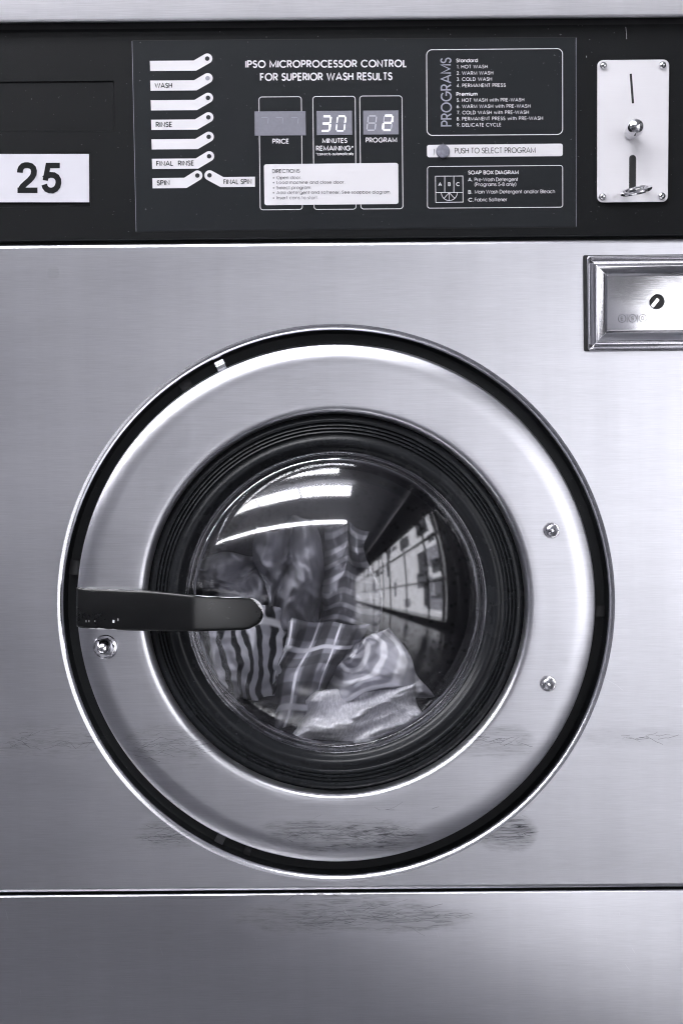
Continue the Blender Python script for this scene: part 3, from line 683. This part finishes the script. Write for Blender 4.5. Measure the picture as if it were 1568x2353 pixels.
nt.links.new(fr.outputs[0], mm.inputs[0]); nt.links.new(mm.outputs[0], mx_.inputs[0]); tr_.inputs[0].default_value = (.97, .97, .98, 1); gl_.inputs['Roughness'].default_value = .055; gl_.inputs[0].default_value = (.97, .97, 1, 1)
nt.links.new(tr_.outputs[0], mx_.inputs[1]); nt.links.new(gl_.outputs[0], mx_.inputs[2]); nt.links.new(mx_.outputs[0], o_.inputs[0])
RD = .26; rim = 322 * SC; zr = sqrt(RD * RD - rim * rim)
fp = [(336, -.030), (333, -.0185), (322, -.0175)]
for i in range(1, 25):
    rr = rim * (1 - i / 24) + 1e-5; fp.append((rr / SC, -.0175 + sqrt(RD * RD - rr * rr) - zr))
m = MB(); c0 = P(*CEN, 0)
rows = [ring_xy(c0.x, c0.z, r * SC, d, 160) for r, d in fp]
m.grid(rows, True, True); m.face(rows[-1], True)
m.grid([ring_xy(c0.x, c0.z, r * SC, d, 160) for r, d in ((336, -.030), (322, -.030))], True, True)
inner = [(322, -.030)]
for i in range(1, 13):
    rr = rim * (1 - i / 12) + 1e-5; inner.append((rr / SC, -.030 + sqrt(RD * RD - rr * rr) - zr))
rows = [ring_xy(c0.x, c0.z, r * SC, d, 160) for r, d in inner]; m.grid(rows, True, True); m.face(rows[-1], True)
part(m, 'door_glass', GLASS, door, auto=60)
m = MB(); lathe(m, CEN, [(356, -.031), (330, -.033), (326, -.036), (324, -.06), (330, -.10)], 128); part(m, 'glass_seat', RUBBER, door)
RIMG = GLASS.copy(); RIMG.name = 'glass_rim'; [n_ for n_ in RIMG.node_tree.nodes if n_.type == 'MATH'][0].inputs[2].default_value = .28
m = MB()
rimp = [(353, -.02), (352, -.012), (350, -.0085), (346, -.007), (342, -.0085), (340, -.013), (338.5, -.0155), (336.5, -.0155), (335, -.0125), (332, -.0095), (328, -.0088), (325, -.0105), (323, -.0145), (322, -.0172)]
lathe(m, CEN, rimp, 160); part(m, 'glass_rim', RIMG, door, auto=80)
# bolts and cap nut
def hexring(c, r, d, n=6, rot=0.):
    a = P(*c, 0); out = []
    for i in range(n * 4):
        t = i / (n * 4) * 2 * pi; ph = (t % (2 * pi / n)) - pi / n
        rr = r * SC * cos(pi / n) / cos(ph); out.append(Vector((a.x + rr * cos(t + rot), -d, a.z + rr * sin(t + rot))))
    return out
for x, y in ((1262, 1218), (1254, 1567)):
    m = MB(); d0 = .0104; lathe(m, (x, y), [(18.5, d0), (18.5, d0 + .001), (17, d0 + .0016), (12, d0 + .0018)], 28)
    rows = [hexring((x, y), 15.5, d0 + .0016), hexring((x, y), 15.5, d0 + .0045)]; m.grid(rows, True, False)
    lathe(m, (x, y), [(13.6, d0 + .0045), (12, d0 + .0062), (8, d0 + .0085), (5, d0 + .0095), (4.2, d0 + .0098), (3.8, d0 + .0115), (2, d0 + .012)], 24, True)
    part(m, 'hinge_bolt', CHROME, door, auto=30)
m = MB(); c = (247, 1484); d0 = .0104
lathe(m, c, [(28.5, d0), (28.5, d0 + .0012), (26.5, d0 + .0022), (20, d0 + .0026)], 32)
m.grid([hexring(c, 23.5, d0 + .0024, rot=.2), hexring(c, 23.5, d0 + .0075, rot=.2), hexring(c, 20.5, d0 + .009, rot=.2)], True, False)
lathe(m, c, [(20.3, d0 + .0085), (19.5, d0 + .0115), (17, d0 + .0145), (12, d0 + .0172), (6, d0 + .0185), (1.5, d0 + .0188)], 32, True)
part(m, 'cap_nut', CHROME, door, auto=30)
# handle: painted lever, worn to bare metal along its edges
HAND = worn_black('handle_black_paint', (.002, .0022, .0026), .3, .10); t = NT(HAND)
HAND.node_tree.nodes['Principled BSDF'].inputs['Specular IOR Level'].default_value = .5
hz = crop(126.7, 1284.7, .33474)      # handle crop
hk = .33474
top = [(150, 195), (158, 188), (200, 197), (400, 206), (640, 214), (800, 228), (960, 246), (1120, 256), (1280, 262), (1340, 266)]
endp = [(1340 + 90 * sin(radians(a)), 366 - 100 * cos(radians(a)) * 1.0) for a in range(12, 176, 12)]
bot = [(1335, 478), (1290, 486), (1000, 494), (760, 494), (500, 489), (300, 480), (190, 474), (162, 466), (150, 452)]
outl = [hz(q) for q in top + endp + bot]
def hd(x):                 # how far the front of the lever stands out along its length
    u = max(0., (x - outl[0][0]) / 430.)
    return .028 + .016 * min(1, u / .62) ** 1.3 - .0225 * max(0, (u - .58) / .42) ** 1.45
n = len(outl)
HB = ((2.5, -.011), (.4, -.009), (0, -.007), (.15, -.0022), (.8, -.0010), (2.0, -.0004), (4, -.00005), (8, .0001))
up = sorted([hz(q) for q in top[1:] + endp[:8]]); lo = sorted([hz(q) for q in bot[:-1] + endp[8:]])
xtip = max(q[0] for q in outl) - .3; x00 = hz((150, 0))[0]
up.append((xtip, hz((0, 366))[1])); lo.append((xtip, hz((0, 366))[1])); up.insert(0, (x00, up[0][1] + 2)); lo.insert(0, (x00, lo[0][1] - 2))
def lin(L, x):
    for a, b in zip(L, L[1:]):
        if x <= b[0]: return a[1] + (b[1] - a[1]) * (x - a[0]) / max(1e-6, b[0] - a[0])
    return L[-1][1]
xs = [x00, x00 + .4, x00 + 1, x00 + 2, x00 + 4, x00 + 8] + [x00 + 8 + (xtip - 38 - x00 - 8) * i / 40 for i in range(1, 41)] + [xtip - 38 + 38 * sin(pi / 2 * i / 14) for i in range(1, 15)]
m = MB(); rows = []
for x in xs:
    yt, yb = lin(up, x), lin(lo, x); hgt = max(.02, (yb - yt) / 2); row = []; ed = -.002 * max(0, 1 - (x - x00) / 3) ** 2
    f = min(1, hgt / 10)
    for ins, dd in HB: row.append(P(x, yt + ins * f, hd(x) + dd + ed))
    for k in range(1, 6): row.append(P(x, yt + 8 * f + (yb - yt - 16 * f) * k / 6, hd(x) + ed + .0001 + .0003 * sin(pi * k / 6)))
    for ins, dd in HB[::-1]: row.append(P(x, yb - ins * f, hd(x) + dd + ed))
    rows.append(row)
m.grid(rows, True, True); m.face(rows[0])
handle = part(m, 'handle', HAND, door, auto=50)
CHIP = mat('bare_metal_chip', (.80, .79, .81), .5, 0)
def bev(w):
    for (a, da), (b, db) in zip(HB[2:], HB[3:]):
        if w <= b: return da + (db - da) * (w - a) / (b - a)
    return HB[-1][1]
def chipband(i0, i1, lo, hi, seed, pw=1.):
    rnd = random.Random(seed); rows = [[], [], [], []]; m = MB()
    K = 6; N_ = (i1 - i0) * K
    for s in range(N_ + 1):
        i = i0 + s // K; t = (s % K) / K; p = Vector(outl[i % n]).lerp(Vector(outl[(i + 1) % n]), t); e = (Vector(outl[(i + 1) % n]) - Vector(outl[i % n])).normalized(); nn = Vector((-e.y, e.x))
        w = (lo + (hi - lo) * rnd.random()) * max(.12, sin(pi * s / N_) ** pw)
        for r, f in zip(rows, (.0, .35, .7, 1.)):
            q = p + nn * (.12 + w * f); r.append(P(q.x, q.y, hd(q.x) + .0004 * f + .0005))
    m.grid(rows, False, True); part(m, 'worn_edge', CHIP, handle, auto=0, label='bare metal showing through chipped paint')
ntop = len(top)
chipband(ntop - 1, ntop + 7, 3.5, 9.0, 3, .8); chipband(ntop - 4, ntop - 3, 1.2, 2.6, 5); chipband(ntop - 3, ntop - 2, 1., 3.0, 6)
chipband(n - 5, n - 3, .8, 3.6, 9)
for x, y, w, h in ((214, 425, 5, 16), (234, 424, 4, 16), (275, 424, 5, 8), (402, 426, 14, 22), (433, 415, 6, 20)):
    m = MB(); m.face([P(*hz(q), hd(hz(q)[0]) + .0004) for q in ((x - w / 2, y - h / 2), (x + w / 2, y - h / 2.4), (x + w / 2.5, y + h / 2), (x - w / 2, y + h / 2.6))])
    part(m, 'paint_chip', CHIP, handle, auto=0)
m = MB()    # lever hub that carries the handle behind the steel ring
a = hz((150, 210)); b = hz((460, 470)); 
loft_poly(m, [hz((175, 215)), hz((470, 222)), hz((470, 470)), hz((175, 455))], [(0, .0100), (0, .022)]); part(m, 'handle_mount', HAND, door, auto=0)

# ------------------------------------------------------------------ drum and laundry
PERF = mat('drum_perforated', (.16, .16, .18), .45, .9); t = NT(PERF)
v = t.n('ShaderNodeTexVoronoi'); v.inputs['Scale'].default_value = 130; t.t.links.new(t.pos(), v.inputs['Vector'])
t.put(t.mix(t.ramp(v.outputs['Distance'], .25, .32), (.012, .012, .013), (.035, .035, .04)), t.b.inputs['Base Color'])
m = MB(); c0 = P(*CEN, 0); rows = [ring_xy(c0.x, c0.z, r, d, 96) for r, d in ((.125, -.10), (.20, -.11), (.245, -.13), (.25, -.16), (.25, -.40), (.24, -.42), (.1, -.43), (.01, -.43))]
m.grid(rows, True, True); m.face(rows[-1], True); part(m, 'drum', PERF, WM)

def cloth_mat(name, fn, rough=.85):
    m = mat(name, (.3, .3, .3), rough, spec=.2); t = NT(m)
    uvn = t.n('ShaderNodeUVMap', uv_map='ClothUV'); sx = t.n('ShaderNodeSeparateXYZ'); t.t.links.new(uvn.outputs[0], sx.inputs[0])
    col = fn(t, uvn.outputs[0], sx.outputs[0], sx.outputs[1]); t.put(col, t.b.inputs['Base Color'])
    t.bump(t.noise(uvn.outputs[0], (160, 160, 1), 2), .3, .001)
    return m
def band(t, x, freq, duty, soft=.06, ph=0.):
    f = t.m('FRACT', t.m('MULTIPLY_ADD', x, freq, ph)); q = t.m('ABSOLUTE', t.m('SUBTRACT', f, .5))
    return t.ramp(q, duty / 2 - soft, duty / 2 + soft, 1, 0)
def f_zebra(t, uv, u, v):
    n = t.noise(uv, (2.2, 2.6, 1), 2, .5); x = t.m('ADD', u, t.m('MULTIPLY', t.m('SUBTRACT', n, .5), .30))
    c = t.mix(band(t, x, 6.5, .46), (.50, .50, .55), (.022, .023, .026))
    edge = band(t, v, 1., .08, .02, .33); c = t.mix(edge, c, (.85, .85, .88)); return c
def f_plaid(t, uv, u, v):
    a = band(t, u, 3., .45); b = band(t, v, 3.4, .4, .04, .2); c = t.mix(a, (.30, .30, .34), (.08, .08, .09)); c = t.mix(t.m('MULTIPLY', b, .6), c, (.03, .03, .035))
    c = t.mix(band(t, u, 3., .09, .02, .37), c, (.75, .75, .8)); return t.mix(band(t, v, 1.7, .08, .02, .1), c, (.65, .65, .7))
def f_ring(t, uv, u, v):
    x = t.m('SUBTRACT', u, .35); y = t.m('MULTIPLY', t.m('SUBTRACT', v, .2), .8); r = t.m('SQRT', t.m('ADD', t.m('MULTIPLY', x, x), t.m('MULTIPLY', y, y)))
    r = t.m('ADD', r, t.m('MULTIPLY', t.noise(uv, (3, 3, 1), 2), .12)); c = t.mix(band(t, r, 5.5, .36, .1), (.36, .36, .40), (.80, .80, .84)); return c
def f_white(t, uv, u, v):
    return t.mix(t.ramp(t.noise(uv, (60, 14, 1), 3), .35, .7), (.60, .60, .64), (.85, .845, .88))
def f_dark(t, uv, u, v): return t.mix(t.noise(uv, (9, 9, 1), 3), (.02, .02, .023), (.045, .045, .05))
def f_grey(t, uv, u, v): return t.mix(t.ramp(t.noise(uv, (5, 3, 1), 3), .3, .7), (.16, .16, .18), (.34, .34, .38))
def f_sheet(t, uv, u, v): return t.mix(t.ramp(t.noise(uv, (3, 5, 1), 3), .3, .7), (.22, .22, .25), (.42, .42, .46))
def f_stripe(t, uv, u, v): return t.mix(band(t, v, 7., .35, .1), (.14, .14, .16), (.46, .46, .50))
def setuv(o, uvs):
    me = o.data; l = me.uv_layers.new(name='ClothUV')
    for lp in me.loops: l.data[lp.index].uv = uvs[lp.vertex_index]
def garment(name, label, cat, quad, d, fn, bulge=.02, fold=.008, nf=3., fa=0., seed=0, nu=56, nv=56, wob=8.):
    """a crumpled cloth: four measured corners, bulging towards the glass and folded along direction fa"""
    M = cloth_mat(name + '_fabric', fn); pts = []; uvs = []; c = [Vector(q) for q in quad]
    for j in range(nv + 1):
        for i in range(nu + 1):
            u, v = i / nu, j / nv
            p = c[0] * (1 - u) * (1 - v) + c[1] * u * (1 - v) + c[2] * u * v + c[3] * (1 - u) * v
            q_ = Vector((u * 2.3 + seed * .37, v * 2.3 + .5, seed * 1.7)); nz = Vector((noise.noise(q_), noise.noise(q_ + Vector((31.3, 7.7, 2.1)))))
            p = p + nz * wob
            w = u * cos(fa) + v * sin(fa)
            h = bulge * (sin(pi * u) ** .7 * sin(pi * v) ** .7) + fold * sin(2 * pi * nf * (w + .12 * noise.noise(Vector((u * 2, v * 2, seed))))) + fold * 1.3 * noise.noise(Vector((u * 4, v * 4, seed + 9))) + fold * .5 * noise.noise(Vector((u * 11, v * 11, seed + 3)))
            pts.append(P(p.x, p.y, d + .012 + h)); uvs.append((u, v))
    # back layer gives the cloth its thickness
    N = len(pts); back = [p + Vector((0, .006, 0)) for p in pts]; f = []; w = nu + 1
    for j in range(nv):
        for i in range(nu):
            a = j * w + i; f.append((a, a + 1, a + 1 + w, a + w)); f.append((N + a, N + a + w, N + a + 1 + w, N + a + 1))
    for i in range(nu):
        a, b = i, i + 1; f.append((a, N + a, N + b, b)); a, b = nv * w + i, nv * w + i + 1; f.append((a, b, N + b, N + a))
    for j in range(nv):
        a, b = j * w, (j + 1) * w; f.append((a, b, N + b, N + a)); a, b = j * w + nu, (j + 1) * w + nu; f.append((a, N + a, N + b, b))
    org = sum(pts, Vector()) / N; me = bpy.data.meshes.new(name); me.from_pydata([p - org for p in pts + back], [], f)
    for q in me.polygons: q.use_smooth = True
    me.materials.append(M); o = bpy.data.objects.new(name, me); COL.objects.link(o); o.location = org
    setuv(o, uvs + uvs); o['label'] = label; o['category'] = cat; return o
garment('zebra_shirt', 'zebra striped dark and grey shirt pressed against the lower left of the glass', 'shirt', [(455, 1385), (655, 1400), (665, 1610), (480, 1600)], -.075, f_zebra, .028, .009, 1.8, .15, 1, wob=14.)
garment('plaid_shirt', 'dark plaid shirt lying diagonally across the middle of the drum', 'shirt', [(660, 1420), (845, 1430), (750, 1640), (590, 1690)], -.080, f_plaid, .032, .012, 1.6, .6, 4, wob=20.)
garment('striped_towel', 'pale towel with curved light stripes in the lower right of the drum', 'towel', [(760, 1480), (900, 1440), (985, 1600), (720, 1625)], -.085, f_ring, .035, .010, 1.4, 1.1, 6, wob=20.)
garment('white_towel', 'ribbed white towel bunched at the very bottom of the drum', 'towel', [(690, 1590), (960, 1570), (985, 1690), (640, 1745)], -.070, f_white, .03, .011, 2., .9, 8, wob=20.)
garment('dark_trousers', 'near black trousers crumpled at the bottom left of the drum', 'trousers', [(470, 1590), (690, 1600), (700, 1720), (520, 1720)], -.085, f_dark, .02, .008, 2., .7, 11)
garment('grey_sweater', 'plain grey sweater hanging in loose folds at the top centre of the drum', 'sweater', [(585, 1215), (728, 1200), (752, 1455), (620, 1450)], -.100, f_grey, .036, .022, 1.5, .35, 21, wob=30.)
garment('striped_pyjamas', 'faintly striped pyjamas hanging down right of the grey sweater', 'pyjamas', [(752, 1205), (850, 1220), (868, 1455), (720, 1450)], -.106, f_stripe, .036, .020, 1.4, -.3, 25, wob=30.)
garment('pale_sheet', 'pale crumpled sheet at the left of the drum above the zebra shirt', 'sheet', [(425, 1290), (630, 1270), (650, 1420), (430, 1430)], -.115, f_sheet, .034, .018, 1.3, 1.2, 33, wob=26.)

# ------------------------------------------------------------------ hair-fine scuffs over the grime
def scuffs(boxes, d, name, M, parent, seed):
    rnd = random.Random(seed)
    for x0, y0, x1, y1, cnt, ln in boxes:
        mb = MB()
        for _ in range(int(cnt * .85)):
            x = rnd.uniform(x0, x1); y = rnd.gauss((y0 + y1) / 2, (y1 - y0) / 4.2); a = rnd.gauss(0, .22); pl = [(x, y)]
            for k in range(rnd.randint(3, 9)):
                a += rnd.gauss(0, .24); a *= .8; st = ln * rnd.uniform(.4, 1.2); x += st * cos(a); y += st * sin(a); pl.append((x, y))
            ribbon(mb, pl, rnd.uniform(.2, .62), d + rnd.random() * 4e-5)
            if cnt < 8: part(mb, name, M, parent, auto=0, merge=False); mb = MB()
        if cnt >= 8: part(mb, name, M, parent, auto=0, merge=False)
SCUFF = mat('scuff_rubber', (.045, .046, .05), .7, 0, .1)
scuffs([(0, 1684, 210, 1722, 34, 7), (322, 1898, 420, 1940, 26, 6), (1180, 1880, 1205, 1940, 16, 4), (1360, 1684, 1568, 1704, 14, 8), (0, 1700, 120, 1716, 10, 4)], .00012, 'scuff_mark', SCUFF, front, 3)
scuffs([(300, 1688, 470, 1738, 60, 5), (645, 1892, 935, 1936, 90, 6), (1070, 1690, 1200, 1716, 30, 5), (830, 1840, 1000, 1870, 5, 7)], .01052, 'scuff_mark', SCUFF, door, 4)
kp = [o for o in bpy.data.objects if o.name == 'kick_panel'][0]
scuffs([(640, 2078, 1040, 2130, 60, 9)], .00032, 'scuff_mark', SCUFF, kp, 5)
SCR_ = mat('bright_scratch', (.8, .8, .84), .4, 1.)
rnd = random.Random(12)
for _ in range(26):
    x = rnd.uniform(0, 1568); y = rnd.uniform(2080, 2345); a = rnd.uniform(.6, 1.5); L_ = rnd.uniform(4, 26); mb = MB(); ribbon(mb, [(x, y), (x + L_ * cos(a) * .6, y + L_ * sin(a))], rnd.uniform(.25, .5), .00035); part(mb, 'scratch', SCR_, kp, auto=0, merge=False)
for x, y, dx, dy, pa, dd in ((106, 8, 1, 28, 'top_panel', .0093), (175, 20, 1, 20, 'top_panel', .0093), (600, 2, -12, 25, 'top_panel', .0093), (660, 0, 7, 22, 'top_panel', .0093), (1436, 62, 2, 28, 'fascia', FD + .0003), (1345, 128, 1, 4, 'fascia', FD + .0003), (1390, 1560, 40, 26, 'front_panel', .0003)):
    mb = MB(); ribbon(mb, [(x, y), (x + dx * .6, y + dy * .5), (x + dx, y + dy)], .5, dd); part(mb, 'scratch', SCR_, bpy.data.objects[pa], auto=0, merge=False)
for k in range(16):
    x = rnd.uniform(560, 870); x1 = x + rnd.uniform(4, 22); y = 2053.5 - (x - 784) * .0087; mb = MB(); ribbon(mb, [(x, y + rnd.uniform(-3, 2)), (x1, y + rnd.uniform(-3, 2))], rnd.uniform(.8, 2.2), .0004); part(mb, 'paint_chip', CHIP, kp, auto=0, merge=False)
